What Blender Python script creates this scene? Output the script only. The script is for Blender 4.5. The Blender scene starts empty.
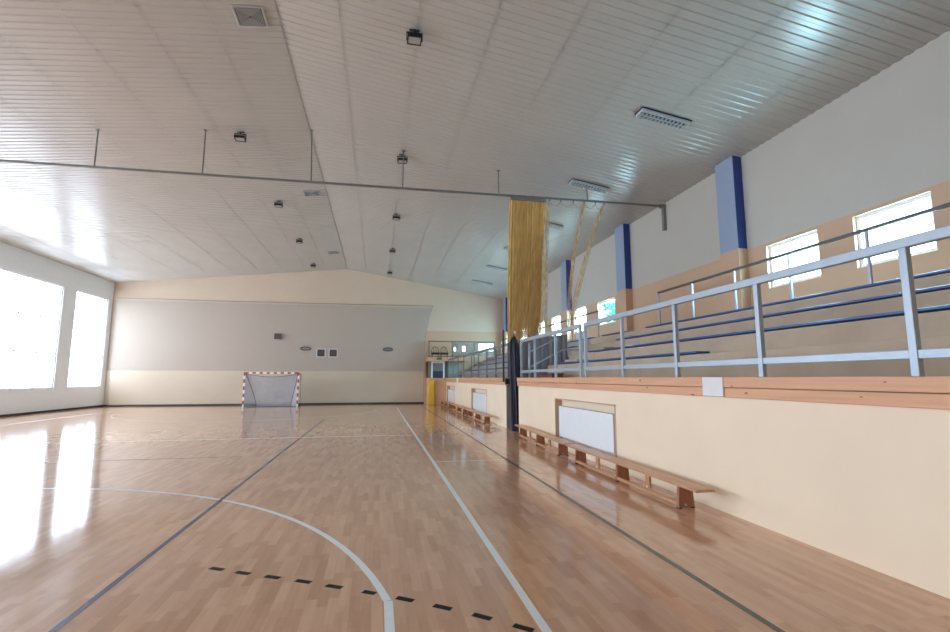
import bpy, math, random
from mathutils import Vector, noise
random.seed(7)
S = bpy.context.scene
COL = S.collection
PI = math.pi

# ------------------------------------------------------------------ materials
def lin(c):
    return tuple(((v/255)/12.92 if v/255 <= .04045 else ((v/255+.055)/1.055)**2.4) for v in c) + (1,)

def new_mat(name):
    m = bpy.data.materials.new(name); m.use_nodes = True
    nt = m.node_tree
    return m, nt, nt.nodes['Principled BSDF']

def mat(name, rgb, rough=.6, metal=0, spec=.5, var=.06, scale=6, bump=0, bscale=60, stretch=(1, 1, 1), coat=0):
    m, nt, b = new_mat(name)
    c = lin(rgb)
    tc = nt.nodes.new('ShaderNodeTexCoord'); mp = nt.nodes.new('ShaderNodeMapping')
    mp.inputs['Scale'].default_value = stretch
    nt.links.new(tc.outputs['Object'], mp.inputs['Vector'])
    n = nt.nodes.new('ShaderNodeTexNoise'); n.inputs['Scale'].default_value = scale; n.inputs['Detail'].default_value = 4
    nt.links.new(mp.outputs[0], n.inputs['Vector'])
    r = nt.nodes.new('ShaderNodeValToRGB')
    r.color_ramp.elements[0].position = .3; r.color_ramp.elements[1].position = .7
    r.color_ramp.elements[0].color = tuple(max(0, x*(1-var)) for x in c[:3]) + (1,)
    r.color_ramp.elements[1].color = tuple(min(1, x*(1+var)) for x in c[:3]) + (1,)
    nt.links.new(n.outputs['Fac'], r.inputs[0]); nt.links.new(r.outputs[0], b.inputs['Base Color'])
    b.inputs['Roughness'].default_value = rough; b.inputs['Metallic'].default_value = metal
    b.inputs['Specular IOR Level'].default_value = spec
    b.inputs['Coat Weight'].default_value = coat
    if bump:
        n2 = nt.nodes.new('ShaderNodeTexNoise'); n2.inputs['Scale'].default_value = bscale
        nt.links.new(mp.outputs[0], n2.inputs['Vector'])
        bp = nt.nodes.new('ShaderNodeBump'); bp.inputs['Strength'].default_value = bump; bp.inputs['Distance'].default_value = .01
        nt.links.new(n2.outputs['Fac'], bp.inputs['Height']); nt.links.new(bp.outputs[0], b.inputs['Normal'])
    return m

def emit(name, rgb, st):
    m, nt, b = new_mat(name)
    b.inputs['Base Color'].default_value = (.8, .8, .8, 1)
    b.inputs['Emission Color'].default_value = lin(rgb); b.inputs['Emission Strength'].default_value = st
    return m

def netting(name, rgb, opacity, var=.25, rough=.8, stretch=(30, 30, 1.5), amp=.0):
    """a fine net: threads too thin to see one by one, so partly see-through cloth"""
    m = mat(name, rgb, rough, var=var, scale=1, stretch=stretch)
    nt = m.node_tree; b = nt.nodes['Principled BSDF']; out = nt.nodes['Material Output']
    tr = nt.nodes.new('ShaderNodeBsdfTransparent'); mx = nt.nodes.new('ShaderNodeMixShader')
    mx.inputs[0].default_value = opacity
    if amp:
        tc = nt.nodes.new('ShaderNodeTexCoord'); mp = nt.nodes.new('ShaderNodeMapping'); mp.inputs['Scale'].default_value = stretch
        n = nt.nodes.new('ShaderNodeTexNoise'); n.inputs['Scale'].default_value = 1.7
        mr = nt.nodes.new('ShaderNodeMapRange')
        mr.inputs['From Min'].default_value = .3; mr.inputs['From Max'].default_value = .7
        mr.inputs['To Min'].default_value = max(0, opacity-amp); mr.inputs['To Max'].default_value = min(1, opacity+amp)
        nt.links.new(tc.outputs['Object'], mp.inputs[0]); nt.links.new(mp.outputs[0], n.inputs[0])
        nt.links.new(n.outputs['Fac'], mr.inputs['Value']); nt.links.new(mr.outputs[0], mx.inputs[0])
    nt.links.new(tr.outputs[0], mx.inputs[1]); nt.links.new(b.outputs[0], mx.inputs[2])
    nt.links.new(mx.outputs[0], out.inputs['Surface'])
    return m

def two_tone(name, low, high, z, rough=.6):
    """wall paint with a straight edge at height z"""
    m, nt, b = new_mat(name)
    g = nt.nodes.new('ShaderNodeNewGeometry'); sp = nt.nodes.new('ShaderNodeSeparateXYZ')
    nt.links.new(g.outputs['Position'], sp.inputs[0])
    gt = nt.nodes.new('ShaderNodeMath'); gt.operation = 'GREATER_THAN'; gt.inputs[1].default_value = z
    nt.links.new(sp.outputs['Z'], gt.inputs[0])
    mx = nt.nodes.new('ShaderNodeMix'); mx.data_type = 'RGBA'
    mx.inputs[6].default_value = lin(low); mx.inputs[7].default_value = lin(high)
    nt.links.new(gt.outputs[0], mx.inputs[0])
    n = nt.nodes.new('ShaderNodeTexNoise'); n.inputs['Scale'].default_value = 1.2; n.inputs['Detail'].default_value = 5
    nt.links.new(g.outputs['Position'], n.inputs['Vector'])
    mr = nt.nodes.new('ShaderNodeMapRange'); mr.inputs['To Min'].default_value = .94; mr.inputs['To Max'].default_value = 1.04
    nt.links.new(n.outputs['Fac'], mr.inputs['Value'])
    mu = nt.nodes.new('ShaderNodeMix'); mu.data_type = 'RGBA'; mu.blend_type = 'MULTIPLY'; mu.inputs[0].default_value = 1
    nt.links.new(mx.outputs[2], mu.inputs[6]); nt.links.new(mr.outputs[0], mu.inputs[7])
    nt.links.new(mu.outputs[2], b.inputs['Base Color'])
    b.inputs['Roughness'].default_value = rough
    return m

def parquet():
    m, nt, b = new_mat('beech_parquet')
    tc = nt.nodes.new('ShaderNodeTexCoord'); mp = nt.nodes.new('ShaderNodeMapping')
    mp.inputs['Rotation'].default_value = (0, 0, PI/2)
    nt.links.new(tc.outputs['Object'], mp.inputs['Vector'])
    def brick(w, h, off):
        br = nt.nodes.new('ShaderNodeTexBrick'); br.offset = off; br.offset_frequency = 2
        br.inputs['Scale'].default_value = 1; br.inputs['Brick Width'].default_value = w; br.inputs['Row Height'].default_value = h
        br.inputs['Mortar Size'].default_value = .0006; br.inputs['Mortar Smooth'].default_value = .2
        br.inputs['Bias'].default_value = 0
        nt.links.new(mp.outputs[0], br.inputs['Vector']); return br
    br = brick(.43, .067, .41)
    br.inputs['Color1'].default_value = lin((223, 180, 150)); br.inputs['Color2'].default_value = lin((208, 162, 132))
    br.inputs['Mortar'].default_value = lin((205, 160, 131))
    br2 = brick(.52, .0835, .27)
    br2.inputs['Color1'].default_value = lin((240, 196, 164)); br2.inputs['Color2'].default_value = lin((196, 148, 118))
    br2.inputs['Mortar'].default_value = lin((205, 160, 131))
    mx = nt.nodes.new('ShaderNodeMix'); mx.data_type = 'RGBA'; mx.inputs[0].default_value = .5
    nt.links.new(br.outputs['Color'], mx.inputs[6]); nt.links.new(br2.outputs['Color'], mx.inputs[7])
    mp2 = nt.nodes.new('ShaderNodeMapping'); mp2.inputs['Scale'].default_value = (26, 2.2, 1)
    nt.links.new(tc.outputs['Object'], mp2.inputs['Vector'])
    n = nt.nodes.new('ShaderNodeTexNoise'); n.inputs['Scale'].default_value = 1; n.inputs['Detail'].default_value = 5
    nt.links.new(mp2.outputs[0], n.inputs['Vector'])
    mr = nt.nodes.new('ShaderNodeMapRange'); mr.inputs['To Min'].default_value = .86; mr.inputs['To Max'].default_value = 1.1
    nt.links.new(n.outputs['Fac'], mr.inputs['Value'])
    mu = nt.nodes.new('ShaderNodeMix'); mu.data_type = 'RGBA'; mu.blend_type = 'MULTIPLY'; mu.inputs[0].default_value = 1
    nt.links.new(mx.outputs[2], mu.inputs[6]); nt.links.new(mr.outputs[0], mu.inputs[7])
    nt.links.new(mu.outputs[2], b.inputs['Base Color'])
    n3 = nt.nodes.new('ShaderNodeTexNoise'); n3.inputs['Scale'].default_value = 1.4; n3.inputs['Detail'].default_value = 3
    nt.links.new(tc.outputs['Object'], n3.inputs['Vector'])
    mr3 = nt.nodes.new('ShaderNodeMapRange'); mr3.inputs['To Min'].default_value = .06; mr3.inputs['To Max'].default_value = .14
    nt.links.new(n3.outputs['Fac'], mr3.inputs['Value']); nt.links.new(mr3.outputs[0], b.inputs['Roughness'])
    b.inputs['Specular IOR Level'].default_value = .55
    return m

def wood(name, rgb, rough=.4, stretch=(14, 1.2, 14)):
    m = mat(name, rgb, rough, var=.2, scale=1.6, stretch=stretch)
    return m

def knotty_pine():
    """pine boards with dark knots"""
    m = mat('pine_boards', (224, 170, 130), .45, var=.1, scale=1.2, stretch=(8, .8, 22))
    nt = m.node_tree; b = nt.nodes['Principled BSDF']
    tc = nt.nodes.new('ShaderNodeTexCoord'); mp = nt.nodes.new('ShaderNodeMapping'); mp.inputs['Scale'].default_value = (.3, 2.6, 7)
    v = nt.nodes.new('ShaderNodeTexVoronoi'); v.inputs['Scale'].default_value = 1
    nt.links.new(tc.outputs['Object'], mp.inputs[0]); nt.links.new(mp.outputs[0], v.inputs['Vector'])
    lt = nt.nodes.new('ShaderNodeMath'); lt.operation = 'LESS_THAN'; lt.inputs[1].default_value = .09
    nt.links.new(v.outputs['Distance'], lt.inputs[0])
    mx = nt.nodes.new('ShaderNodeMix'); mx.data_type = 'RGBA'
    src = b.inputs['Base Color'].links[0].from_socket
    nt.links.new(src, mx.inputs[6]); mx.inputs[7].default_value = lin((126, 78, 54)); nt.links.new(lt.outputs[0], mx.inputs[0])
    nt.links.new(mx.outputs[2], b.inputs['Base Color'])
    return m

M = dict(
    floor=parquet(),
    ceiling=mat('white_sheet_metal', (184, 177, 167), .24, var=.03, scale=.6, spec=.8),
    seam=mat('sheet_seam', (164, 157, 148), .5, var=.2, scale=9),
    ridge=mat('ridge_flashing', (146, 139, 130), .5, var=.2, scale=9),
    wall_right=two_tone('wall_paint_tan_below_cream', (205, 170, 140), (192, 188, 177), 4.95),
    wall_far=two_tone('wall_paint_tan_below_pale', (206, 172, 142), (214, 192, 168), 5.05),
    cream=mat('cream_paint', (252, 232, 203), .55, var=.025, scale=1.3),
    tan=mat('tan_paint', (205, 170, 140), .6, var=.03, scale=1.3),
    greywall=mat('grey_plaster', (150, 146, 142), .7, var=.05),
    white=mat('white_paint', (235, 236, 236), .5, var=.02),
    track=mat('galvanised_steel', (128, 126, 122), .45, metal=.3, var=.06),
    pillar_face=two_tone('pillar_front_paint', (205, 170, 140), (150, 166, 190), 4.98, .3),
    greywhite=mat('grey_white_paint', (191, 176, 161), .6, var=.02),
    louvre=mat('louvre_white', (168, 172, 172), .35, var=.02),
    housing=mat('housing_grey_white', (196, 200, 200), .4, var=.02),
    white_gloss=mat('white_enamel', (246, 252, 255), .25, var=.01),
    concrete=mat('tier_concrete', (192, 172, 150), .8, var=.08, scale=2, bump=.15, bscale=30),
    pine=knotty_pine(),
    beam=wood('bench_beech', (204, 150, 110), .3),
    beam_dark=wood('bench_end_wood', (160, 104, 74), .35, stretch=(12, 12, 1.2)),
    rail=mat('grey_blue_steel_paint', (172, 184, 196), .35, metal=.25, var=.04),
    rail_dark=mat('dark_steel', (92, 92, 90), .45, metal=.4, var=.06),
    rail_far=mat('grey_steel_paint', (120, 126, 130), .4, metal=.25, var=.04),
    concrete_far=mat('far_tier_concrete', (168, 158, 150), .8, var=.07, scale=2, bump=.15, bscale=30),
    annex=mat('light_tan_paint', (228, 186, 150), .6, var=.03, scale=1.3),
    panel_glass=netting('grey_green_rail_glass', (150, 160, 156), .38, var=.03, rough=.15),
    blue=mat('blue_plank', (50, 92, 154), .35, var=.08, scale=3),
    pillar_blue=mat('blue_gloss_paint', (34, 62, 140), .22, var=.03),
    black=mat('black_metal', (22, 22, 24), .45, var=.1),
    heat=mat('heatsink_grey', (70, 74, 72), .4, metal=.7, var=.1),
    lampglass=mat('lamp_glass', (176, 170, 164), .12, var=.05),
    silver=mat('louvre_aluminium', (196, 198, 198), .3, metal=.6, var=.04),
    dark=mat('dark_gap', (46, 46, 48), .7, var=.1),
    net_yellow=netting('gathered_yellow_net', (250, 200, 124), .84, var=.2, stretch=(14, 3, .1), amp=.16),
    net_thin=netting('stretched_yellow_net', (214, 172, 110), .07, stretch=(8, 8, 1)),
    net_strip=netting('bunched_yellow_net', (240, 200, 140), .6, amp=.25, stretch=(22, 8, .5)),
    rope=mat('hemp_rope', (190, 150, 96), .8, var=.2),
    navy=mat('shaded_navy_tarpaulin', (26, 29, 52), .5, var=.2, scale=4, stretch=(8, 8, 1)),  # curtain's lower cloth in the bundle, shade put into the colour
    tarp=mat('lit_tarpaulin', (142, 142, 152), .55, var=.1, scale=3, stretch=(6, 6, 1)),  # same cloth stretched out, window light put into the colour
    stopnet=netting('white_safety_net', (196, 182, 168), .14, var=.03, stretch=(.5, 1, .5)),
    stopnet_low=netting('lower_safety_net', (222, 206, 184), .22, var=.05, stretch=(.5, 1, .4)),
    goalnet=netting('grey_goal_net', (186, 192, 206), .62, var=.05, stretch=(3, 3, 3)),
    goalrope=mat('dark_green_rope', (48, 62, 62), .8, var=.1),
    red=mat('red_enamel', (186, 38, 44), .35, var=.04),
    gwhite=mat('post_white', (238, 236, 232), .35, var=.02),
    yellow=mat('yellow_vinyl', (236, 188, 66), .4, var=.04),
    green=mat('green_sign', (20, 112, 62), .4, var=.05),
    darkgreen=mat('dark_green_sign', (14, 60, 40), .4, var=.05),
    line_white=mat('white_line_paint', (246, 250, 255), .25, var=.03),
    line_cream=mat('cream_line_paint', (246, 232, 212), .25, var=.03),
    line_blue=mat('blue_line_paint', (66, 82, 116), .25, var=.05),
    line_grey=mat('green_grey_line_paint', (70, 78, 72), .25, var=.08),
    line_black=mat('black_line_paint', (14, 14, 15), .4, spec=.2, var=.1),
    line_red=mat('red_brown_line_paint', (150, 104, 86), .25, var=.06),
    grille=mat('grille_grey', (126, 126, 126), .5, var=.1),
    oval=mat('lamp_plastic', (130, 126, 122), .35, var=.04),
    glassgreen=mat('pale_green_glass', (142, 160, 152), .15, var=.05),
    redbrown=mat('red_brown_board', (124, 72, 54), .6, var=.1),
    leaf=mat('leaf_green', (70, 176, 160), .7, var=.45, scale=9),
    bark=mat('bark', (92, 76, 60), .8, var=.2),
    door_blue=mat('blue_door_panel', (44, 60, 92), .5, var=.1),
    daylight=emit('daylight_glazing', (210, 227, 248), 7.0),
)
def clear_glass():
    m, nt, b = new_mat('window_glass')
    out = nt.nodes['Material Output']
    tr = nt.nodes.new('ShaderNodeBsdfTransparent'); tr.inputs[0].default_value = (.86, .97, .97, 1)
    gl = nt.nodes.new('ShaderNodeBsdfGlossy'); gl.inputs['Roughness'].default_value = .02
    mx = nt.nodes.new('ShaderNodeMixShader'); mx.inputs[0].default_value = .06
    nt.links.new(tr.outputs[0], mx.inputs[1]); nt.links.new(gl.outputs[0], mx.inputs[2])
    nt.links.new(mx.outputs[0], out.inputs['Surface'])
    nt.nodes.remove(b)
    return m
M['glass'] = clear_glass()

# ------------------------------------------------------------------ mesh helper
class MB:
    def __init__(s): s.v = []; s.f = []; s.m = []
    def face(s, pts, mi=0):
        n = len(s.v); s.v += [tuple(p) for p in pts]; s.f.append(list(range(n, n+len(pts)))); s.m.append(mi)
    def box(s, x0, x1, y0, y1, z0, z1, mi=0):
        n = len(s.v)
        s.v += [(x, y, z) for z in (z0, z1) for y in (y0, y1) for x in (x0, x1)]
        for q in ((0, 2, 3, 1), (4, 5, 7, 6), (0, 1, 5, 4), (2, 6, 7, 3), (0, 4, 6, 2), (1, 3, 7, 5)):
            s.f.append([n+i for i in q]); s.m.append(mi)
        return s
    def prism(s, bottom, top, mi=0):
        """two rings of points, same count"""
        n = len(s.v); k = len(bottom)
        s.v += [tuple(p) for p in bottom] + [tuple(p) for p in top]
        s.f.append([n+i for i in range(k)][::-1]); s.m.append(mi)
        s.f.append([n+k+i for i in range(k)]); s.m.append(mi)
        for i in range(k):
            j = (i+1) % k
            s.f.append([n+i, n+j, n+k+j, n+k+i]); s.m.append(mi)
        return s
    def tube(s, pts, r, seg=8, mi=0, cap=True):
        pts = [Vector(p) for p in pts]
        rings = []
        for i, p in enumerate(pts):
            a = pts[max(0, i-1)]; b = pts[min(len(pts)-1, i+1)]
            d = (b-a).normalized()
            up = Vector((0, 0, 1)) if abs(d.z) < .95 else Vector((1, 0, 0))
            u = d.cross(up).normalized(); w = d.cross(u).normalized()
            n = len(s.v)
            for k in range(seg):
                t = 2*PI*(k+.5)/seg
                s.v.append(tuple(p+(u*math.cos(t)+w*math.sin(t))*r))
            rings.append(n)
        for a, b in zip(rings, rings[1:]):
            for k in range(seg):
                j = (k+1) % seg
                s.f.append([a+k, b+k, b+j, a+j]); s.m.append(mi)
        if cap:
            s.f.append([rings[0]+k for k in range(seg)]); s.m.append(mi)
            s.f.append([rings[-1]+k for k in range(seg)][::-1]); s.m.append(mi)
        return s
    def grid(s, fn, nu, nv, mi=0):
        n = len(s.v)
        for j in range(nv+1):
            for i in range(nu+1):
                s.v.append(tuple(fn(i/nu, j/nv)))
        for j in range(nv):
            for i in range(nu):
                a = n+j*(nu+1)+i
                s.f.append([a, a+1, a+nu+2, a+nu+1]); s.m.append(mi)
        return s
    def build(s, name, mats, parent=None, smooth=False, bevel=0):
        me = bpy.data.meshes.new(name)
        me.from_pydata(s.v, [], s.f); me.update()
        if not isinstance(mats, (list, tuple)): mats = [mats]
        for m in mats: me.materials.append(m)
        for p, mi in zip(me.polygons, s.m):
            p.material_index = mi; p.use_smooth = smooth
        o = bpy.data.objects.new(name, me); COL.objects.link(o)
        if parent is not None: 
            o.parent = parent
            wl = parent_world(parent)
            o.location = -wl if parent.get('abs') else (0, 0, 0)
        if bevel:
            b = o.modifiers.new('Bevel', 'BEVEL'); b.width = bevel; b.segments = 2; b.limit_method = 'ANGLE'
        return o

def parent_world(p):
    v = Vector((0, 0, 0))
    while p is not None:
        v += p.location; p = p.parent
    return v

def thing(name, label, cat, loc=(0, 0, 0), group=None, absolute=True):
    """Empty at the base of a thing; with absolute=True its parts are given in hall coordinates"""
    o = bpy.data.objects.new(name, None); COL.objects.link(o)
    o.location = loc; o.empty_display_size = .1
    o['label'] = label; o['category'] = cat
    if group: o['group'] = group
    if absolute: o['abs'] = 1
    return o

def tag(o, label, cat, group=None):
    o['label'] = label; o['category'] = cat
    if group: o['group'] = group
    return o

def structure(o):
    o['kind'] = 'structure'; return o

def box(name, dims, m, parent=None, bevel=0):
    return MB().box(*dims).build(name, m, parent, bevel=bevel)

def copy_thing(o, loc, label, group=None, parent=None):
    c = o.copy(); COL.objects.link(c); c.location = loc
    c['label'] = label
    if group: c['group'] = group
    for ch in o.children:
        d = ch.copy(); COL.objects.link(d); d.parent = c
        for g in ch.children:
            e = g.copy(); COL.objects.link(e); e.parent = d
    return c

# ------------------------------------------------------------------ hall dimensions (metres; camera stands at x=0, y=0)
XR, XL, YF, YB = 9.1, -16.5, 34.5, -5.0
RX, RZ, SR, SL = -2.19, 9.25, .163, .106
def cz(x): return RZ-(SR*(x-RX) if x > RX else SL*(RX-x))
XS = 4.5                                   # face of the stand towards the court

# floor and its painted lines
fl = MB(); fl.face([(XL-.2, YB-.2, 0), (XR+.2, YB-.2, 0), (XR+.2, YF+.2, 0), (XL-.2, YF+.2, 0)])
FLOOR = structure(fl.build('floor', M['floor']))
def marking(name, quads, m, z=.0014):
    mb = MB()
    for q in quads: mb.face([(x, y, z) for x, y in q])
    return mb.build(name, m, FLOOR)
def strip(x0, x1, y0, y1): return [(x0, y0), (x1, y0), (x1, y1), (x0, y1)]
def arc(cx, cy, r, a0, a1, w, n=64):
    q = []
    for i in range(n):
        t, u = a0+(a1-a0)*i/n, a0+(a1-a0)*(i+1)/n
        q.append([(cx+(r-w/2)*math.cos(t), cy+(r-w/2)*math.sin(t)), (cx+(r+w/2)*math.cos(t), cy+(r+w/2)*math.sin(t)),
                  (cx+(r+w/2)*math.cos(u), cy+(r+w/2)*math.sin(u)), (cx+(r-w/2)*math.cos(u), cy+(r-w/2)*math.sin(u))])
    return q
CX = -6.2
marking('sideline', [strip(1.16, 1.23, 1.3, 29.7), strip(CX*2-1.225, CX*2-1.165, 1.3, 29.7)], M['line_white'])
a_end = math.asin((4.16-2.86)/6.43)
R3 = 6.455
marking('three_point_line', [strip(.095, .165, 1.3, 4.16), strip(2*CX-.165, 2*CX-.095, 1.3, 4.16)] + arc(CX, 2.86, R3, a_end, PI-a_end, .066), M['line_white'])
marking('far_three_point_line', arc(CX, 28.1, 6.2, PI, 2*PI, .05), M['line_cream'])
marking('end_line', [strip(CX*2-1.2, 1.2, 29.68, 29.73), strip(CX*2-1.2, 1.2, 1.3, 1.36)], M['line_cream'])
marking('halfway_line', [strip(CX*2-1.2, 1.17, 15.45, 15.52)], M['line_cream'])
marking('cross_line', [strip(1.23, 2.75, 10.475, 10.535)], M['line_cream'])
marking('volleyball_line', [strip(-2.185, -2.13, 4.0, 22.2)], M['line_blue'])
marking('attack_line', [strip(-11, -2.9, 12.0, 12.05)], M['line_red'])
marking('handball_sideline', [strip(2.75, 2.81, -3.2, 9.55), strip(2.75, 2.81, 10.6, 31.3)], M['line_grey'])
marking('black_tape', [strip(2.75, 2.81, 9.55, 10.6)], M['line_black'])
# dashed nine metre line: dashes of 15 cm along a 9 m arc
dq = []
hx, hy = -4.95, -3.2
pts = [(-1.40, 5.13), (-1.14, 4.98), (-.86, 4.83), (-.58, 4.68), (-.31, 4.52), (-.02, 4.345), (.26, 4.165), (.535, 3.97), (.80, 3.765), (1.05, 3.55), (1.29, 3.32), (1.52, 3.08), (1.74, 2.82)]
for i, (px, py) in enumerate(pts):
    a = pts[max(0, i-1)]; b = pts[min(len(pts)-1, i+1)]
    d = Vector((b[0]-a[0], b[1]-a[1])).normalized(); nrm = Vector((-d.y, d.x))
    L, W = .077, .031
    if i == 5:
        L = .06
    P = Vector((px, py))
    dq.append([tuple(P-d*L-nrm*W), tuple(P+d*L-nrm*W), tuple(P+d*L+nrm*W), tuple(P-d*L+nrm*W)])
marking('dashed_free_throw_line', dq, M['line_black'], .0008)

# ceiling: ribbed white sheet metal, ribs run across the hall
prof = []
y = YB-.1; per = .2; dep = .016
while y < YF+.1:
    prof += [(y, 0), (y+.08, 0), (y+.1, dep), (y+.18, dep)]
    y += per
xs = [XL-.3, RX, XR+.3]
cm = MB(); n = 0
for (yy, d) in prof:
    for x in xs: cm.v.append((x, yy, cz(x)+d))
for i in range(len(prof)-1):
    for k in range(2):
        a = i*3+k; cm.f.append([a, a+1, a+4, a+3]); cm.m.append(0)
structure(cm.build('ceiling', M['ceiling']))
k = 1
for x in (-15.2, -13.7, -12.2, -10.7, -9.2, -7.7, -6.2, -4.8, -3.55, RX, -.92, .63, 2.05, 3.5, 5.0, 6.5, 8.0):
    w = .022 if x == RX else .011
    o = MB().grid(lambda u, v: (x-w+2*w*u, YB+(YF-YB)*v, cz(x-w+2*w*u)-.004), 2, 1).build('trim_%d' % k, M['ridge'] if x == RX else M['seam'])
    structure(o); k += 1

# walls
def gable(y, t, m, name):
    mb = MB()
    ring = [(XL-.3, 0), (XR+.3, 0), (XR+.3, cz(XR+.3)+.1), (RX, RZ+.1), (XL-.3, cz(XL-.3)+.1)]
    mb.prism([(x, y, z) for x, z in ring], [(x, y+t, z) for x, z in ring])
    return structure(mb.build(name, m))
gable(YB-.2, .2, M['cream'], 'wall_back')

def wall_with_holes(name, m, axis, at, thick, u0, u1, z0, z1, holes):
    """wall on x=at (axis 'x', u runs along y) or y=at (axis 'y', u along x) with rectangular holes (u0,u1,z0,z1)"""
    mb = MB()
    cuts = sorted(set([u0, u1]+[h[0] for h in holes]+[h[1] for h in holes]))
    def add(a, b, c, d):
        if axis == 'x': mb.box(at, at+thick, a, b, c, d)
        else: mb.box(a, b, at, at+thick, c, d)
    for a, b in zip(cuts, cuts[1:]):
        hs = sorted([h for h in holes if h[0] <= a+1e-6 and h[1] >= b-1e-6], key=lambda h: h[2])
        z = z0
        for h in hs:
            add(a, b, z, h[2]); z = h[3]
        add(a, b, z, z1)
    return structure(mb.build(name, m))

RW = [(6.3, 7.7, 3.85, 4.88), (8.5, 9.9, 3.85, 4.88),
      (17.62, 19.15, 3.92, 4.9), (20.35, 21.72, 3.82, 4.93), (23.45, 24.75, 3.82, 4.93), (25.9, 27.3, 3.82, 4.93), (29.2, 30.6, 3.82, 4.93), (31.5, 32.9, 3.82, 4.93)]
wall_with_holes('wall_right', M['wall_right'], 'x', XR, .25, YB, YF+.3, 0, cz(XR)+.05, RW)
FW = [(5.25, 5.55, 3.55, 4.0), (5.85, 6.25, 3.55, 4.1), (7.05, 8.3, 3.6, 4.28)]
ring_top = cz(XR)+.02
wall_with_holes('wall_far', M['wall_far'], 'y', YF, .25, XL-.3, XR, 0, ring_top, FW)
mb = MB(); gt = [(XL-.3, ring_top), (XR, ring_top), (RX, RZ+.08), (XL-.3, cz(XL)+.06)]
mb.prism([(x, YF, z) for x, z in gt], [(x, YF+.25, z) for x, z in gt])
structure(mb.build('wall_gable', M['wall_far']))
LW = []
for y0 in [-3.8+5.75*i for i in range(7)]:
    if y0+4.6 < YF: LW.append((y0, y0+4.6, 1.2, 6.6))
LW.append((30.7, 34.0, 1.2, 6.6))
wall_with_holes('wall_left', M['white'], 'x', XL-.25, .25, YB, YF+.3, 0, cz(XL)+.05, LW)

wi = 1
def window(at, h, axis, glass, mullions, inward, fm=None, t=.07, depth=.1):
    """frame with its pane set in a wall hole"""
    global wi
    a, b, c, d = h; fm = fm or M['white']
    mb = MB()
    def add(u0, u1, z0, z1):
        p0, p1 = (at, at+depth) if inward else (at+.0, at+depth)
        if axis == 'x': mb.box(p0, p1, u0, u1, z0, z1)
        else: mb.box(u0, u1, p0, p1, z0, z1)
    add(a, b, c, c+t); add(a, b, d-t, d); add(a, a+t, c+t, d-t); add(b-t, b, c+t, d-t)
    nu, nz = mullions
    for i in range(1, nu): u = a+(b-a)*i/nu; add(u-t*.4, u+t*.4, c+t, d-t)
    for i in range(1, nz): z = c+(d-c)*i/nz; add(a+t, b-t, z-t*.4, z+t*.4)
    o = structure(mb.build('window_%d' % wi, fm)); wi += 1
    g = MB(); q = at+depth*.5
    if axis == 'x': g.box(q-.006, q+.006, a+t*.5, b-t*.5, c+t*.5, d-t*.5)
    else: g.box(a+t*.5, b-t*.5, q-.006, q+.006, c+t*.5, d-t*.5)
    g.build('pane', glass, o)
    return o
for h in RW: window(XR+.08, h, 'x', M['glass'], (1, 1), True)
for h in FW: window(YF+.08, h, 'y', M['glass'], (1, 1), True, M['glassgreen'])
for h in LW: window(XL-.15, h, 'x', M['daylight'], (3, 3), False)

# blue wall pillars, tan below the paint line
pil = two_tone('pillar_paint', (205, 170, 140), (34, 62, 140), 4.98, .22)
for i, y0 in enumerate((4.75, 10.5, 16.25, 21.95, 27.7, 33.4)):
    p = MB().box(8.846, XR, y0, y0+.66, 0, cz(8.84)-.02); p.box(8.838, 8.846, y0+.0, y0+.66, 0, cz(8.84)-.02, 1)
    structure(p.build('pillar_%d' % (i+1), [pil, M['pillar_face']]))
def edge_x(z):   # curved right-hand edge of the net and of the paler paint behind it
    k = max(0, (z-3.9)/2.9)
    return 3.17+.03*(z/3.9)+.52*k**1.8 if z > 3.9 else 3.17+.02*z
zz = [2.2+(6.68-2.2)*i/12 for i in range(13)]
ring = [(XL, 2.2)]+[(edge_x(z)-.03, z) for z in zz]+[(XL, 6.62)]
mb = MB(); mb.prism([(x, YF-.02, z) for x, z in ring], [(x, YF-.001, z) for x, z in ring])
structure(mb.build('wall_panel_upper', M['greywhite']))
structure(box('wall_panel_lower', (XL, 3.17, YF-.02, YF-.001, .1, 2.2), mat('far_lower_paint', (216, 200, 178), .6, var=.04, scale=.7)))
structure(box('baseboard_far', (XL, 3.3, YF-.06, YF, 0, .1), M['dark']))
structure(box('baseboard_left', (XL, XL+.02, YB, YF-.06, 0, .1), M['dark']))

# ------------------------------------------------------------------ the stands
def stand_wall(name, y0, y1, niches, end_mat=None):
    """court-side wall of a stand with recessed radiator niches"""
    mb = MB(); T = .3
    cuts = sorted([y0, y1]+[v for q in niches for v in q[:2]])
    for a, b in zip(cuts, cuts[1:]):
        q = [q for q in niches if abs(q[0]-a) < 1e-6]
        if q:
            _, _, z0, z1 = q[0]
            mb.box(XS, XS+T, a, b, 0, z0); mb.box(XS, XS+T, a, b, z1, 1.5); mb.box(XS+.19, XS+T, a, b, z0, z1)
            for s0, s1 in ((a, a+.004), (b-.004, b)): mb.box(XS, XS+.19, s0, s1, z0, z1, 1)
            mb.box(XS, XS+.19, a, b, z0, z0+.004, 1)
            mb.box(XS-.004, XS+.012, a-.02, b+.02, z1-.012, z1+.012, 1); mb.box(XS-.004, XS+.19, a, a+.05, z0, z1, 1)
        else: mb.box(XS, XS+T, a, b, 0, 1.5)
    return structure(mb.build(name, [M['cream'], M['tan']]))
NEAR_N = [(8.83, 12.13, .18, 1.22)]
FAR_N = [(20.15, 23.55, .18, 1.25), (28.8, 32.0, .18, 1.25)]
stand_wall('wall_near_stand', 0.8, 15.44, NEAR_N)
stand_wall('wall_far_stand', 17.0, 32.4, FAR_N)

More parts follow.
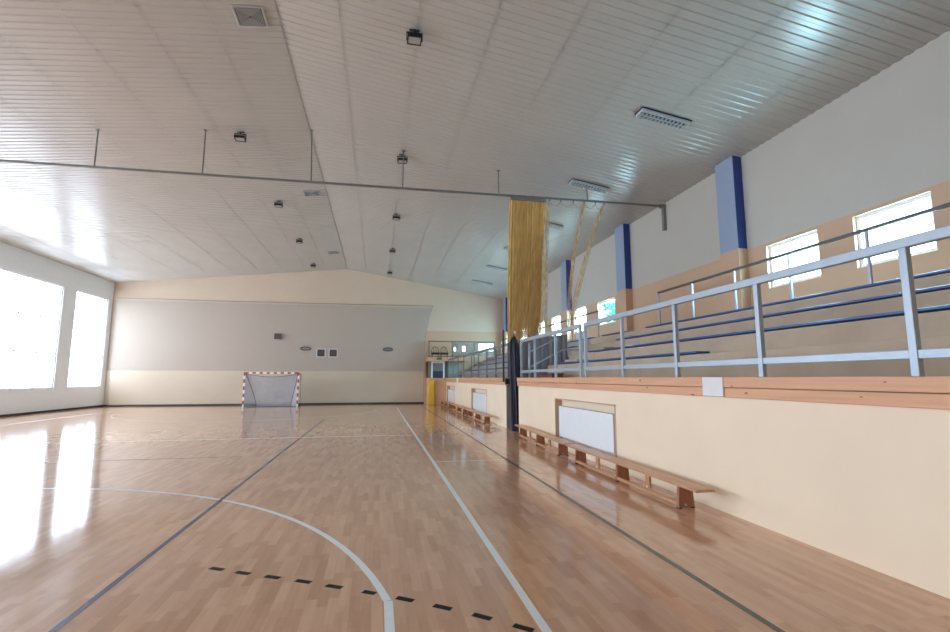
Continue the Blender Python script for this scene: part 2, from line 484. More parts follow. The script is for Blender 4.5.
TX = [5.5, 6.25, 7.0, 7.75]; TZ = [2.15, 2.495, 2.845, 3.19]; PZ = 1.6
def stand(label, y0, y1, yup, seats, steps, conc='concrete'):
    t = thing('bleacher_stand', label, 'bleachers', (XS+.3, y0, 0))
    mb = MB()
    mb.box(XS+.3, 5.5, y0, y1, PZ-.2, PZ)                                 # front gangway slab
    for k in range(4):
        ya, yb = (y0, y1) if k < 2 else yup
        x1 = TX[k+1] if k < 3 else 8.82
        mb.box(TX[k], x1, ya, yb, 0 if k < 2 else TZ[k]-.5, TZ[k])
    for (a, b) in (y0, y0+.2), (y1-.2, y1): mb.box(XS+.3, 5.5, a, b, 0, PZ-.2)
    mb.build('tiers', M[conc], t, bevel=.01)
    for k, a, b in seats:
        pb = MB(); z = TZ[k]+.03
        pb.box(TX[k]+.07, TX[k]+.36, a, b, z, z+.04)
        pb.build('seat_plank', M['blue'], t, bevel=.01)
    sb = MB()
    for k in range(4):
        pz = PZ if k == 0 else TZ[k-1]
        for (a, b) in steps(k): sb.box(TX[k]-.34, TX[k], a, b, pz, pz+(TZ[k]-pz)/2)
    sb.build('aisle_steps', M[conc], t, bevel=.01)
    fb = MB(); fb.box(XS-.05, XS+.3, y0-.04 if y0 > 2 else y0, y1+.04, 1.62, 1.752); fb.build('upper_ledge_board', M['pine'], t, bevel=.006)
    fb = MB(); fb.box(XS-.04, XS, y0-.02 if y0 > 2 else y0, y1+.02, 1.49, 1.612); fb.build('lower_ledge_board', M['pine'], t, bevel=.006)
    return t
stand('nearer concrete stand with blue plank seats and pine ledge', 0.8, 15.44, (.8, 17.0),
      [(0, 7.83, 14.75), (1, 1.0, 14.1), (2, 1.0, 13.75), (3, 1.0, 13.3), (3, 14.75, 16.25)],
      lambda k: [(14.2-.25*k, 15.2-.25*k)])
stand('farther concrete stand with blue plank seats beyond the divider curtain', 17.0, 32.4, (17.0, 34.4),
      [(0, 18.4, 31.5), (1, 18.2, 32.0), (2, 17.2, 33), (3, 17.2, 33)], lambda k: [(17.1, 18.1)] if k < 2 else [], 'concrete_far')
# grey end wall of the farther stand, in the gap
mb = MB()
prof2 = [(XS+.3, 0), (8.8, 0), (8.8, 2.3), (7.0, 2.3), (7.0, TZ[1]), (6.25, TZ[1]), (6.25, TZ[0]), (5.5, TZ[0]), (5.5, PZ), (XS+.3, PZ)]
mb.prism([(x, 16.94, z) for x, z in prof2], [(x, 16.995, z) for x, z in prof2])
structure(mb.build('wall_gap', M['greywall']))
structure(box('trim_30', (XS, XS+.3, 16.96, 16.999, 0, 1.5), M['greywall']))

# guard rails along the ledge: posts, flat top rail, lower rail
def guard(label, posts, z0=1.752, ztop=2.985, y_end=None, ends=None, m=None, x=XS+.1):
    m = m or M['rail']
    y0, y1 = min(posts), max(posts)
    t = thing('guard_rail', label, 'railing', (x, y0, z0))
    for y in posts:
        MB().box(x-.03, x+.03, y-.035, y+.035, z0, ztop-.09).build('post', m, t, bevel=.006)
    MB().box(x-.035, x+.035, y0-.04, y1+.04, ztop-.095, ztop).build('top_rail', m, t, bevel=.008)
    MB().box(x-.02, x+.02, y0-.03, y1+.03, 1.905, 1.985).build('lower_rail', m, t, bevel=.006)
    return t
guard('grey steel guard rail on the pine ledge above the near radiator', [1.7, 3.45, 5.2, 6.93, 8.65, 10.36])
guard('grey steel guard rail on the ledge between the divider curtain and the double post', [10.64, 12.27, 14.0, 15.4])
far = guard('long grey guard rail on the ledge of the farther stand', [17.05, 18.95, 20.6, 22.35, 24.1, 26.3, 28.2, 30.2, 32.2], m=M['rail_far'])
MB().box(XS-.11, XS-.052, 17.02, 17.08, 1.6, 3.46).build('tall_end_post', M['rail_dark'], far)

# rear walkway rails
def rear(label, ys):
    t = thing('walkway_rail', label, 'railing', (8.05, ys[0], 3.19))
    for y in ys: MB().box(8.03, 8.07, y-.02, y+.02, 3.19, 4.2).build('post', M['rail'], t)
    MB().box(8.02, 8.08, min(ys)-.02, max(ys)+.02, 4.2, 4.25).build('top_rail', M['rail_dark'], t)
    return t
rear('thin walkway rail on the top tier of the nearer stand', [12.87, 11.31, 9.75, 8.2, 6.6, 5.0, 3.4])
rear('thin dark walkway rail on the top tier behind the divider curtain', [16.95, 19.0, 21.1, 23.2, 25.3, 27.4, 29.5, 31.6])

# sloping stair handrail at the end of the nearer stand
t = thing('stair_handrail', 'double sloping grey handrail at the stair beside the curtain', 'railing', (4.75, 15.1, PZ))
for nm, pts in (('lower_bar', [(4.75, 15.1, 2.06), (5.9, 15.1, 2.65), (6.5, 15.1, 2.66)]), ('upper_bar', [(4.75, 15.1, 2.55), (5.72, 15.1, 3.02)])):
    MB().tube(pts, .024).build(nm, M['rail'], t, smooth=True)
MB().tube([(4.77, 15.1, PZ), (4.77, 15.1, 2.86)], .03).build('post', M['rail'], t, smooth=True)
MB().tube([(5.7, 15.1, TZ[0]), (5.7, 15.1, 3.02)], .022).build('post', M['rail'], t, smooth=True)
MB().tube([(6.45, 15.1, TZ[1]), (6.45, 15.1, 2.66)], .022).build('post', M['rail'], t, smooth=True)
t = thing('wooden_box', 'small red-brown box on the gangway behind the guard rail near the curtain', 'box', (5.0, 13.75, PZ))
MB().box(4.86, 5.2, 13.3, 14.3, PZ, 1.84).build('body', M['redbrown'], t, bevel=.01)
MB().box(4.84, 5.22, 13.28, 14.32, 1.84, 1.875).build('lid', M['redbrown'], t, bevel=.01)

# papers pinned to the ledge
tag(box('paper_sheet', (XS-.062, XS-.05, 5.72, 6.13, 1.5, 1.75), M['white']), 'white paper sheet stuck on the nearer pine ledge above the bench wall', 'paper')
tag(box('paper_sheet', (XS-.062, XS-.05, 27.2, 27.75, 1.5, 1.74), M['white']), 'small white sheet hanging on the far ledge', 'paper')

# ------------------------------------------------------------------ radiators in the niches
def radiator(label, y0, y1, z0, z1):
    t = thing('radiator', label, 'radiator', (XS+.12, (y0+y1)/2, z0), group='flat white radiators in the stand wall')
    MB().box(XS+.03, XS+.05, y0, y1, z0, z1).build('front_panel', M['white_gloss'], t, bevel=.008)
    MB().box(XS+.06, XS+.14, y0+.02, y1-.02, z0+.03, z1-.02).build('convector_body', M['oval'], t)
    g = MB()
    for i in range(int((y1-y0)/.06)):
        g.box(XS+.05, XS+.15, y0+.02+i*.06, y0+.05+i*.06, z1-.02, z1-.005)
    g.build('top_grille', M['grille'], t)
    for y in (y0-.004, y1+.004): MB().box(XS+.03, XS+.15, y-.004, y+.004, z0, z1).build('side_cover', M['white'], t)
    MB().tube([(XS+.1, y0+.05, z0), (XS+.1, y0+.05, .185)], .012).build('pipe', M['oval'], t)
    MB().tube([(XS+.1, y0-.01, z1-.06), (XS+.1, y0-.07, z1-.06)], .02).build('valve', M['grille'], t)
    return t
radiator('large flat white radiator in the wall niche of the nearer stand', 9.02, 11.93, .28, 1.04)
radiator('flat white radiator in the middle niche, farther stand, just beyond the curtain', 20.3, 23.35, .28, 1.06)
radiator('flat white radiator in the farthest niche, near the yellow corner pad', 28.95, 31.8, .24, 1.02)

# ------------------------------------------------------------------ gym benches
def bench(L=4.5):
    t = thing('gym_bench', 'long low wooden gymnastics bench nearest the viewer under the cream wall', 'bench', (0, 0, 0),
              group='low wooden gym benches along the stand', absolute=False)
    H = .33
    MB().box(-.135, .135, .06, L, H-.035, H).build('top_plank', M['beam'], t, bevel=.008)
    for y in (.5, L/2, L-.5):
        mb = MB()
        b0 = [(-.12, y-.028, .012), (.12, y-.028, .012), (.12, y+.028, .012), (-.12, y+.028, .012)]
        b1 = [(-.10, y-.028, H-.035), (.10, y-.028, H-.035), (.10, y+.028, H-.035), (-.10, y+.028, H-.035)]
        mb.prism(b0, b1)
        s = mb.build('support', M['beam_dark'], t, bevel=.006)
        for x in (-.1, .1): MB().box(x-.02, x+.02, y-.032, y+.032, 0, .014).build('rubber_foot', M['dark'], s)
        MB().tube([(-.02, y-.026, .05), (-.02, y-.04, .05)], .014).build('bolt', M['silver'], s)
    for y in (.5+(L/2-.5)/2, L/2+(L/2-.5)/2):
        MB().box(-.05, -.015, y-.06, y+.06, .085, H-.035).build('post', M['beam'], t, bevel=.005)
        MB().tube([(-.06, y, .1), (-.045, y, .1)], .018).build('knob', M['white'], t)
    MB().box(-.115, -.06, .53, L-.53, .035, .085).build('floor_beam', M['beam'], t, bevel=.006)
    return t
b0 = bench()
b0.location = (4.13, 5.7, 0)
for (x, y, rz, lab) in [(4.14, 10.25, -.035, 'low wooden gym bench ending at the dark curtain foot, under the near radiator'),
                        (4.14, 18.0, 0, 'first gym bench beyond the curtain, below the middle radiator'),
                        (4.14, 22.75, 0, 'middle gym bench along the farther stand, between the two far radiators'),
                        (4.14, 27.5, 0, 'farthest gym bench, beside the yellow corner pad')]:
    c = copy_thing(b0, (x, y, 0), lab); c.rotation_euler = (0, 0, rz)

# ------------------------------------------------------------------ handball goal
t = thing('handball_goal', 'red and white handball goal with grey net at the far wall', 'goal', (-6.17, 31.3, 0))
gx0, gx1, gy = -7.69, -4.65, 31.3
def banded(p0, p1, axis):
    mb = MB(); L = p1-p0; nb = int(round(L/.2))
    for i in range(nb):
        a, b = p0+L*i/nb, p0+L*(i+1)/nb
        if axis == 'x': mb.box(a, b, gy-.04, gy+.04, 2.0, 2.08, (i+1) % 2)
        else: mb.box(-.04, .04, gy-.04, gy+.04, a, b, (i) % 2)
    return mb
for x in (gx0, gx1):
    mb = banded(0, 2.08, 'z'); mb.v = [(v[0]+x, v[1], v[2]) for v in mb.v]
    mb.build('post', [M['gwhite'], M['red']], t)
banded(gx0-.04+.08, gx1-.04, 'x').build('crossbar', [M['gwhite'], M['red']], t)
for x in (gx0, gx1):
    MB().tube([(x, gy+.03, 2.03), (x+(.02 if x > -6 else -.02), gy+.85, 1.95), (x, gy+1.1, .04), (x, gy+.03, .03)], .022).build('side_frame', M['goalrope'], t, smooth=True)
MB().tube([(gx0, gy+1.1, .03), (gx1, gy+1.1, .03)], .025).build('rear_bar', M['goalrope'], t)
def gnet(u, v):
    # hangs from the crossbar, narrows and slopes back to the floor bar
    x = gx0+.06+(gx1-gx0-.12)*u
    sag = .18*math.sin(PI*u)
    z = (1.98-sag)*(1-v)+.03*v
    inset = .45*min(1, v*1.1)*(1-2*u)
    yy = gy+.1+.85*math.sin(v*PI/2)+.04*math.sin(9*u+3*v)
    return (x+inset, yy, z)
nt_ = MB().grid(gnet, 24, 16).build('net', M['goalnet'], t, smooth=True)
for side in (0, 1):
    MB().grid(lambda u, v: ((gx0 if side == 0 else gx1)+((.45*min(1, v*1.1)*u+.06*u)*(1 if side == 0 else -1)), gy+.06+(.1+.85*math.sin(v*PI/2))*u, 1.98*(1-v)+.03*v), 6, 12).build('side_net', M['goalnet'], t, smooth=True)
rb = MB()
for side in (0, 1): rb.tube([gnet(side, v/12) for v in range(13)], .014, 6)
rb.tube([gnet(u/16, 0) for u in range(17)], .012, 6)
rb.build('edge_rope', M['goalrope'], nt_, smooth=True)

# ------------------------------------------------------------------ safety net in front of the far wall
t = thing('ball_stop_net', 'big pale safety net hung in front of the far wall', 'net', (-5, 34.2, 0))
def up_net(u, v):
    zt = 6.74-.04*math.sin(PI*u)+.05*u
    z = 2.2*(1-v)+zt*v
    x = (XL+.4)*(1-u)+edge_x(z)*u
    return (x, 34.15+.06*noise.noise(Vector((x*.35, z*.5, 0)))+.1*(1-v)*0, z)
def low_net(u, v):
    z = .06*(1-v)+2.2*v
    x = (XL+.4)*(1-u)+edge_x(z)*u
    return (x, 34.15+.06*noise.noise(Vector((x*.35, z*.5, 0)))+.16*(1-v)*noise.noise(Vector((x*.5+z*.4, z*.9, 4)))*v*4, z)
MB().grid(up_net, 90, 24).build('upper_net', M['stopnet'], t, smooth=True)
MB().grid(low_net, 140, 14).build('lower_net', M['stopnet_low'], t, smooth=True)
MB().tube([up_net(i/40, 1) for i in range(41)], .016, 6).build('top_rope', M['oval'], t, smooth=True)
MB().tube([(up_net(1, i/14)) for i in range(15)], .014, 6).build('edge_rope', M['oval'], t, smooth=True)
MB().tube([(XL+.5, 34.15, .04), (3.17, 34.15, .04)], .035, 6).build('bottom_weight', M['dark'], t)

# fittings on the far wall (seen in front of the net line)
t = thing('loudspeaker', 'small dark box loudspeaker high above the handball goal', 'speaker', (-6.52, 34.4, 4.5))
MB().box(-6.74, -6.3, 34.26, 34.42, 4.3, 4.67).build('cabinet', M['black'], t, bevel=.02)
MB().box(-6.7, -6.34, 34.245, 34.26, 4.34, 4.63).build('grille', M['black'], t)
MB().tube([(-6.52, 34.42, 4.47), (-6.52, 34.48, 4.47)], .03).build('bracket', M['black'], t)
for i, x0 in enumerate((-4.03, -3.24)):
    t = thing('wall_vent', ['left one of two square grey vents on the far wall', 'right one of two square grey vents on the far wall'][i], 'vent', (x0+.29, 34.46, 3.13), group='paired vents on the far wall')
    f = MB(); x1 = x0+.58; z0, z1 = 3.13, 3.7; w = .045
    for q in ((x0, x1, z0, z0+w), (x0, x1, z1-w, z1), (x0, x0+w, z0+w, z1-w), (x1-w, x1, z0+w, z1-w)):
        f.box(q[0], q[1], 34.4, 34.479, q[2], q[3])
    f.build('frame', M['white'], t)
    MB().box(x0+w, x1-w, 34.46, 34.478, z0+w, z1-w).build('backing', M['black'], t)
    g = MB()
    for k in range(9):
        zz = z0+.06+k*.051
        g.prism([(x0+w, 34.41, zz), (x1-w, 34.41, zz), (x1-w, 34.45, zz+.022), (x0+w, 34.45, zz+.022)],
                [(x0+w, 34.41, zz+.008), (x1-w, 34.41, zz+.008), (x1-w, 34.45, zz+.03), (x0+w, 34.45, zz+.03)])
    g.build('slats', M['dark'], t)
for i, x in enumerate((-4.75, .7)):
    t = thing('bulkhead_lamp', ['oval grey bulkhead lamp left of the paired vents', 'oval grey bulkhead lamp right of the paired vents, toward the balcony'][i], 'lamp', (x, 34.46, 3.7))
    mb = MB(); mb.prism([(x+.36*math.cos(a*PI/8), 34.48, 3.7+.14*math.sin(a*PI/8)) for a in range(16)], [(x+.36*math.cos(a*PI/8), 34.4, 3.7+.14*math.sin(a*PI/8)) for a in range(16)])
    mb.build('housing', M['dark'], t, bevel=.02)
    mb = MB(); mb.prism([(x+.26*math.cos(a*PI/8), 34.4, 3.7+.07*math.sin(a*PI/8)) for a in range(16)], [(x+.2*math.cos(a*PI/8), 34.36, 3.7+.045*math.sin(a*PI/8)) for a in range(16)])
    mb.build('lens', M['grille'], t)

# ------------------------------------------------------------------ far annex: room, balcony, pad
structure(box('wall_annex', (3.36, XS-.0, 32.42, 34.5, 0, 1.5), M['annex']))
structure(box('wall_annex_side', (3.22, 3.34, 34.2, 34.5, 0, 4.3), M['tan']))
structure(box('trim_31', (3.32, XS-.06, 32.37, 34.48, 1.502, 1.74), M['pine']))
structure(box('trim_32', (3.3, 5.9, 32.5, 34.48, 2.86, 3.1), M['pine']))
structure(box('floor_annex', (XS, 5.5, 32.45, 34.48, 1.5, 1.62), M['greywall']))
t = thing('corner_pad', 'yellow padded corner post cover by the far stand', 'pad', (3.48, 32.3, 0))
MB().box(3.27, 3.68, 32.12, 32.36, 0, 1.56).build('pad', M['yellow'], t, bevel=.04)
MB().box(3.33, 3.6, 32.16, 32.365, 1.56, 1.68).build('top_roll', M['yellow'], t, bevel=.04)
# door and glazed partition under the balcony
dm = MB(); X0, X1, Y = 3.55, 4.45, 33.0
for q in ((X0, X0+.1, 1.74, 2.86), (X1-.1, X1, 1.74, 2.86), (X0+.1, X1-.1, 2.74, 2.86)): dm.box(q[0], q[1], Y-.06, Y+.06, q[2], q[3])
d = structure(dm.build('door_1', M['white']))
MB().box(X0+.1, X1-.1, Y, Y+.03, 2.28, 2.74).build('upper_pane', M['grille'], d)
MB().box(X0+.1, X1-.1, Y-.005, Y+.035, 2.2, 2.28).build('middle_rail', M['oval'], d)
MB().box(X0+.1, X1-.1, Y, Y+.03, 1.74, 2.2).build('lower_panel', M['door_blue'], d)
structure(box('trim_33', (3.36, 3.55, 32.95, 33.05, 1.74, 2.86), M['oval']))
structure(box('trim_34', (4.45, 4.72, 32.98, 33.04, 1.62, 2.86), M['rail_dark']))
structure(box('trim_35', (4.72, 5.48, 32.98, 33.02, 1.62, 2.86), M['glassgreen']))
tag(box('exit_sign', (3.85, 4.2, 32.42, 32.47, 2.95, 3.09), M['green'], bevel=.008), 'bright green exit sign on the balcony edge above the white door', 'sign')
tag(box('exit_sign', (XS-.06, XS+.2, 16.88, 16.955, 1.52, 1.72), M['darkgreen'], bevel=.008), 'dark green sign in the gap behind the navy curtain', 'sign')
t = thing('balcony_rail', 'thin balcony railing over the far door', 'railing', (5.5, 32.55, 3.1))
for x in (3.34, 4.9, 6.4, 7.8): MB().box(x-.025, x+.025, 32.53, 32.58, 3.1 if x < 5.8 else TZ[1 if x < 7 else 3], 4.14).build('post', M['rail_dark'], t)
MB().box(3.3, 7.84, 32.525, 32.585, 4.14, 4.2).build('top_rail', M['rail_dark'], t)
MB().box(3.3, 5.85, 32.53, 32.58, 3.15, 3.2).build('lower_rail', M['rail_dark'], t)
for a, b, z in ((4.93, 6.37, 3.2), (6.43, 7.77, 3.25)): MB().box(a, b, 32.55, 32.562, z, 4.13).build('glass_panel', M['panel_glass'], t)
ch = thing('chair', 'dark chair with arched back on the balcony, left one', 'chair', (3.82, 33.0, 3.1), group='dark chairs on the balcony', absolute=False)
MB().box(-.27, .27, -.22, .22, .22, .34).build('seat', M['black'], ch, bevel=.02)
MB().tube([(.25*math.cos(a*PI/10), .2, .34+.42*math.sin(a*PI/10)) for a in range(11)], .022, 6).build('back_frame', M['rail_dark'], ch, smooth=True)
sp = MB()
for x in (-.12, 0, .12): sp.tube([(x, .2, .34), (x, .2, .34+.42*math.sqrt(1-(x/.25)**2))], .01, 6)
sp.build('back_spindles', M['rail_dark'], ch)
for x in (-.22, .22):
    for y in (-.18, .18): MB().tube([(x, y, 0), (x, y, .26)], .018, 6).build('leg', M['rail_dark'], ch)
copy_thing(ch, (4.42, 33.0, 3.1), 'dark chair with arched back on the balcony, right one')

# ------------------------------------------------------------------ curtain track across the hall
TY, TZ0 = 13.95, 7.3
t = thing('curtain_track', 'grey steel track for the divider curtain under the ceiling', 'track', (0, TY, TZ0))
def tz(x): return TZ0-.0055*(8-x)
tr = MB(); tr.prism([(XL+.1, TY-.025, tz(XL)-.025), (9.06, TY-.025, tz(9)-.025), (9.06, TY+.025, tz(9)-.025), (XL+.1, TY+.025, tz(XL)-.025)],
                    [(XL+.1, TY-.025, tz(XL)+.035), (9.06, TY-.025, tz(9)+.035), (9.06, TY+.025, tz(9)+.035), (XL+.1, TY+.025, tz(XL)+.035)])
tr.build('rail', M['track'], t)
for x in (-15.8, -13.2, -10.3, -7.4, -4.8, -1.97, .6, 3.5, 6.4):
    h = MB(); x2, ty2 = {-1.97: (-2.13, 14.8), .6: (.64, 14.7), 3.5: (3.62, 14.45), 6.4: (6.46, 14.12)}.get(x, (x*1.06, 14.8)); h.tube([(x, TY, tz(x)), (x2, ty2, cz(x2)-.01)], .02, 8); h.box(x2-.05, x2+.05, ty2-.04, ty2+.04, cz(x2)-.03, cz(x2)-.008)
    h.build('hanger', M['track'], t)
wb = MB(); wb.box(9.0, 9.098, TY-.06, TY+.06, 6.5, 7.36); wb.box(8.9, 9.0, TY-.04, TY+.04, 7.24, 7.36)
wb.build('wall_bracket', M['track'], t)

# ------------------------------------------------------------------ the divider curtain, drawn to the right and tucked into the gap
cur = thing('divider_curtain', 'yellow net divider curtain with dark lower cloth gathered in the gap', 'curtain', (4.5, 16.0, 0))
def gather(x0t, x1t, x0b, x1b, zb, folds, amp, ph, yoff):
    def f(u, v):                                     # v: 0 bottom .. 1 top
        w = math.sin(u*folds*2*PI+ph)+.5*math.sin(u*folds*3.7*PI+2*ph)
        xt = x0t+(x1t-x0t)*u; xb = x0b+(x1b-x0b)*u
        yb = 15.95+.25*u
        bulge = -.03*math.sin(PI*v)*(1-u)
        return (xb+(xt-xb)*v+bulge+.02*w, yb+(TY-yb)*v+amp*w*(.6+.4*math.sin(PI*v))+yoff, zb[0]+(zb[1]-zb[0])*u+(TZ0-.06-zb[0]-(zb[1]-zb[0])*u)*v)
    return f
for i, (ph, yo, fo, a, z) in enumerate(((0, 0, 13, .045, (2.95, 3.3)), (1.3, .09, 17, .05, (2.9, 3.2)))):
    MB().grid(gather(3.86, 4.98, 4.30, 5.55, z, fo, a, ph, yo), 150, 14).build('gathered_net', M['net_yellow'], cur, smooth=True)
MB().grid(gather(4.98, 5.14, 5.42, 5.78, (3.1, 3.4), 2, .03, .4, .02), 24, 14).build('loose_net_strip', M['net_strip'], cur, smooth=True)
# header tape of the bunched part
MB().box(3.87, 5.0, TY-.05, TY+.09, TZ0-.14, TZ0-.07).build('header_tape', M['oval'], cur)
# stretched net right of the bunch with its scalloped top and two heavier strands
hooks = [5.14, 5.5, 5.92, 6.28, 6.66, 6.97]
def scal(x):
    for a, b in zip(hooks, hooks[1:]):
        if a <= x <= b: return .16*math.sin(PI*(x-a)/(b-a))**.8
    return 0
def thin(u, v):
    xt = 5.14+(6.97-5.14)*u; xb = 5.75+(6.5-5.75)*u
    zt = TZ0-.08-scal(xt); zb = 3.3
    yb = 16.15
    k = v
    x = xb+(xt-xb)*k; z = zb+(zt-zb)*k
    return (x, yb+(TY-yb)*k+.02*math.sin(20*u), z)
MB().grid(thin, 60, 12).build('stretched_net', M['net_thin'], cur, smooth=True)
def strand(xt, xb, wt, wb, zb):
    def f(u, v):
        k = v; sag = .1*math.sin(PI*v)
        xc = xb+(xt-xb)*k-sag; w = wb+(wt-wb)*abs(2*v-1)**1.2 if True else wt
        w = wb+(wt-wb)*k+.05*math.sin(PI*v)
        return (xc+(u-.5)*w, 16.1+(TY-16.1)*k+.03*math.sin(u*14), zb+(TZ0-.1-zb)*k)
    return f
MB().grid(strand(6.27, 6.48, .07, .12, 3.35), 12, 16).build('net_strand', M['net_strip'], cur, smooth=True)
MB().grid(strand(6.93, 6.56, .08, .2, 3.35), 12, 16).build('net_strand', M['net_strip'], cur, smooth=True)
rp = MB()
tops = [(x, TY, TZ0-.08) for x in hooks]
for a, b in zip(hooks, hooks[1:]):
    rp.tube([(a+(b-a)*i/8, TY, TZ0-.08-scal(a+(b-a)*i/8)) for i in range(9)], .009, 6)
rp.build('head_rope', M['rope'], cur, smooth=True)
for x in hooks: MB().box(x-.012, x+.012, TY-.012, TY+.012, TZ0-.1, TZ0-.03).build('hook', M['rail_dark'], cur)
# lower cloth: sheet across the gap, coloured as lit; navy bundle before it, coloured as shaded
def cloth(u, v):
    x = 4.75+(6.56-4.75)*u
    w = math.sin(u*44)*.5+math.sin(u*71+1)*.35
    return (x, 16.25+.05*w*(1-.4*v)+.05*u, .02+(3.05+.22*u-.02)*v)
MB().grid(cloth, 120, 10).build('lower_cloth', M['tarp'], cur, smooth=True)
def bundle(u, v):
    a = u*2*PI
    r = 1+.16*math.sin(7*a+1.5*v)+.1*math.sin(12*a+2)
    zc = v
    wid = (.14+.02*math.sin(PI*v))*(1 if v < .88 else max(.12, 1-((v-.88)/.12)**1.5))
    cx = 4.56-.07*v
    cy = 15.95
    return (cx+wid*r*math.cos(a), cy+wid*.8*r*math.sin(a), 3.22*v)
MB().grid(bundle, 84, 28).build('navy_bundle', M['navy'], cur, smooth=True)

# ------------------------------------------------------------------ ceiling floodlights
def floodlight():
    t = thing('floodlight', 'x', 'floodlight', (0, 0, 0), group='black ceiling floodlights', absolute=False)
    mb = MB(); mb.box(-.16, .16, -.05, .05, -.03, 0); mb.box(-.035, .035, -.035, .035, -.09, -.03)
    mb.build('ceiling_plate', M['heat'], t, bevel=.006)
    br = MB()
    br.box(-.25, .25, -.03, .03, -.115, -.09)
    for x in (-.25, .225): br.box(x, x+.025, -.03, .03, -.36, -.09)
    br.build('bracket', M['black'], t, bevel=.004)
    # lamp head tilted towards the court: deep black housing, fins behind, glass below
    head = MB()
    def R(x, y, z):                       # tilt about x
        a = math.radians(-4); y2 = y*math.cos(a)-z*math.sin(a); z2 = y*math.sin(a)+z*math.cos(a)
        return (x, y2, z2-.30)
    def bx(mb, x0, x1, y0, y1, z0, z1):
        mb.prism([R(x0, y0, z0), R(x1, y0, z0), R(x1, y1, z0), R(x0, y1, z0)], [R(x0, y0, z1), R(x1, y0, z1), R(x1, y1, z1), R(x0, y1, z1)])
    bx(head, -.2, .2, -.05, .12, .0, .12)
    for q in ((-.22, .22, -.2, -.17), (-.22, .22, .14, .17), (-.22, -.185, -.17, .14), (.185, .22, -.17, .14)): bx(head, q[0], q[1], q[2], q[3], -.08, .02)
    bx(head, -.2, .2, -.18, .15, -.005, .015)
    h = head.build('lamp_head', M['black'], t)
    gl = MB(); bx(gl, -.185, .185, -.17, .14, -.06, -.05); gl.build('lamp_glass', M['lampglass'], h)
    fn = MB()
    for k in range(9): bx(fn, -.19+k*.045, -.18+k*.045, -.04, .11, .12, .16)
    fn.build('cooling_fins', M['heat'], h)
    return t
fp = [(.58, 9.28, 'black floodlight nearest the viewer, right of the ridge'),
      (.62, 15.0, 'black floodlight directly above the track hanger, second in the right row'),
      (.65, 20.75, 'black floodlight just beyond the track, third in the right row'),
      (.66, 26.5, 'second to last floodlight of the right ceiling row'),
      (.66, 32.2, 'last floodlight of the right ceiling row, close to the far wall'),
      (-4.18, 14.95, 'black floodlight left of the ridge and nearer than the track'),
      (-4.18, 20.8, 'black floodlight left of the ridge, just beyond the track'),
      (-4.18, 26.4, 'second to last floodlight of the left ceiling row'),
      (-4.18, 32.15, 'last floodlight of the left ceiling row, close to the far wall')]
f0 = None
for x, y, lab in fp:
    z = cz(x)+.004
    if f0 is None: f0 = floodlight(); f0.scale = (.66, .66, .66); f0.location = (x, y, z); f0['label'] = lab
    else: copy_thing(f0, (x, y, z), lab)

# ceiling air diffusers
def diffuser():
    t = thing('ceiling_diffuser', 'x', 'air vent', (0, 0, 0), group='square air diffusers beside the ridge', absolute=False)
    a = .3; f = MB()
    for q in ((-a, a, -a, -a+.04), (-a, a, a-.04, a), (-a, -a+.04, -a+.04, a-.04), (a-.04, a, -a+.04, a-.04)): f.box(q[0], q[1], q[2], q[3], -.03, .0)
    f.build('frame', M['silver'], t, bevel=.004)
    MB().box(-a+.04, a-.04, -a+.04, a-.04, -.008, -.002).build('backing', M['grille'], t)
    s = MB()
    for side in range(4):
        c, sn = [(1, 0), (0, 1), (-1, 0), (0, -1)][side]
        def rot(x, y): return (x*c-y*sn, x*sn+y*c)
        for k in range(7):
            d = .05+k*.03
            p = [rot(-d, -d), rot(d, -d), rot(d-.012, -d+.012), rot(-d+.012, -d+.012)]
            s.prism([(x, y, -.03) for x, y in p], [(x, y, -.012) for x, y in p])
    s.build('blades', M['silver'], t)
    return t
d0 = diffuser()
for i, (x, y, lab) in enumerate([(-2.76, 10.03, 'nearest square air diffuser, beside the ridge at the top of the view'),
                                 (-2.78, 20.02, 'square air diffuser beside the ridge just beyond the track'),
                                 (-2.78, 29.75, 'farthest square air diffuser beside the ridge')]):
    o = d0 if i == 0 else copy_thing(d0, (0, 0, 0), lab)
    o.location = (x, y, cz(x)-.003); o['label'] = lab; o.rotation_euler = (0, -math.atan(SL), 0)

# louvred fluorescent luminaires, right slope
def luminaire():
    t = thing('louvred_luminaire', 'x', 'ceiling light', (0, 0, 0), group='louvred strip lights along the right ceiling slope', absolute=False)
    L, W = .62, .15; f = MB()
    f.box(-L, L, -W, W, -.03, -.012); MB().box(-L-.025, L+.025, -W-.03, W+.03, -.012, 0).build('shadow_gap_plate', M['dark'], t)  # dark plate paints the shadow gap between ceiling and housing
    for q in ((-L, L, -W, -W+.02), (-L, L, W-.02, W), (-L, -L+.02, -W+.02, W-.02), (L-.02, L, -W+.02, W-.02)): f.box(q[0], q[1], q[2], q[3], -.085, -.02)
    f.build('housing', M['housing'], t, bevel=.004)
    for y in (-.07, .07): MB().tube([(-L+.04, y, -.04), (L-.04, y, -.04)], .013).build('tube_lamp', M['white_gloss'], t, smooth=True)
    lv = MB()
    for k in range(12):
        x = -L+.07+k*(2*L-.14)/11; lv.box(x-.022, x+.022, -W+.02, W-.02, -.084, -.07)
    lv.box(-L+.02, L-.02, -.014, .014, -.083, -.068)
    lv.build('louvre', M['louvre'], t)
    MB().box(-L+.02, L-.02, -W+.02, W-.02, -.036, -.031).build('reflector', M['dark'], t)
    return t
l0 = luminaire()
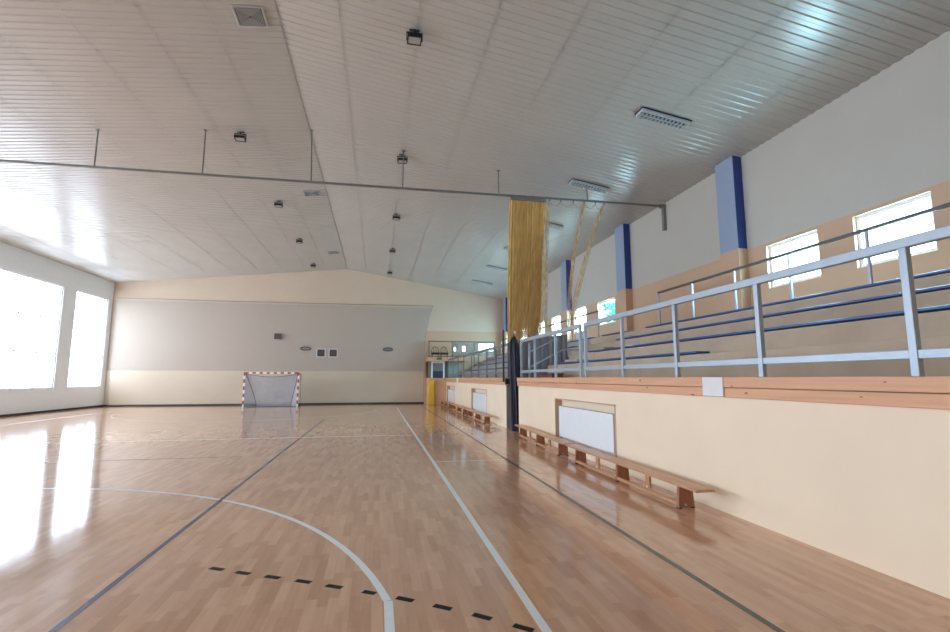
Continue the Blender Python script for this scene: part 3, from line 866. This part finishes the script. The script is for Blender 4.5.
for i, (y, lab) in enumerate([(9.8, 'louvred strip light nearest the viewer, top right of the ceiling'),
                              (13.97, 'louvred strip light above the curtain track hanger'),
                              (17.95, 'louvred strip light seen through the stretched net'),
                              (22.1, 'louvred strip light just left of the yellow net, partly hidden'),
                              (26.05, 'second to last louvred strip light, left of the yellow net'),
                              (30.2, 'farthest louvred strip light near the far wall')]):
    o = l0 if i == 0 else copy_thing(l0, (0, 0, 0), lab)
    o.location = (6.47, y, cz(6.47)-.004); o['label'] = lab; o.rotation_euler = (0, math.atan(SR), 0)

# ------------------------------------------------------------------ tree outside the right windows
t = thing('tree', 'green leafy tree outside the nearest window of the right wall', 'tree', (14.3, 27.6, 0))
MB().tube([(14.3, 27.6, 0), (14.35, 27.5, 3), (14.2, 27.6, 5)], .16).build('trunk', M['bark'], t, smooth=True)
lf = MB()
for k in range(900):
    while True:
        p = Vector((random.uniform(-1, 1), random.uniform(-1, 1), random.uniform(-1, 1)))
        if p.length < 1 and noise.noise(p*2.2+Vector((3, 1, 0))) > -.1: break
    c = Vector((14.3+1.5*p.x, 27.4+1.5*p.y, 5.9+1.5*p.z))
    u = Vector((random.uniform(-1, 1), random.uniform(-1, 1), random.uniform(-1, 1))).normalized()*.16
    w = u.cross(Vector((random.uniform(-1, 1), random.uniform(-1, 1), random.uniform(-1, 1)))).normalized()*.09
    lf.face([c-u, c+w, c+u, c-w])
lf.build('foliage', M['leaf'], t)
structure(MB().box(9.6, 60, -30, 80, -.3, -.05).build('ground', mat('grass_ground', (110, 130, 90), .9)))

# ------------------------------------------------------------------ daylight
w = bpy.data.worlds.new('World'); S.world = w; w.use_nodes = True
bg = w.node_tree.nodes['Background']
bg.inputs['Color'].default_value = (.80, .90, 1.0, 1); bg.inputs['Strength'].default_value = 8.0
# sky light through the right wall windows; nearest two lamps added to tint the ceiling
for h in RW:
    L = bpy.data.lights.new('window_daylight', 'AREA'); L.shape = 'RECTANGLE'; L.size = h[1]-h[0]; L.size_y = h[3]-h[2]
    L.energy = 185; L.color = (.5, .78, 1)
    o = bpy.data.objects.new('window_daylight', L); COL.objects.link(o)
    o.location = (XR+.3, (h[0]+h[1])/2, (h[2]+h[3])/2); o.rotation_euler = (0, PI/2, 0)

# ------------------------------------------------------------------ camera
cam = bpy.data.cameras.new('Camera'); cam.sensor_width = 36; cam.lens = 490/950*36; cam.clip_end = 300
co = bpy.data.objects.new('Camera', cam); COL.objects.link(co)
co.location = (0, 0, 1.74)
co.rotation_euler = (PI/2+math.radians(7.2113), 0, -math.radians(11.2227))
S.camera = co
S.view_settings.view_transform = 'Standard'; S.view_settings.look = 'None'; S.view_settings.gamma = 1
S.view_settings.use_curve_mapping = False
S.view_settings.exposure = 0.31
for o in list(COL.objects):
    if 'abs' in o: del o['abs']
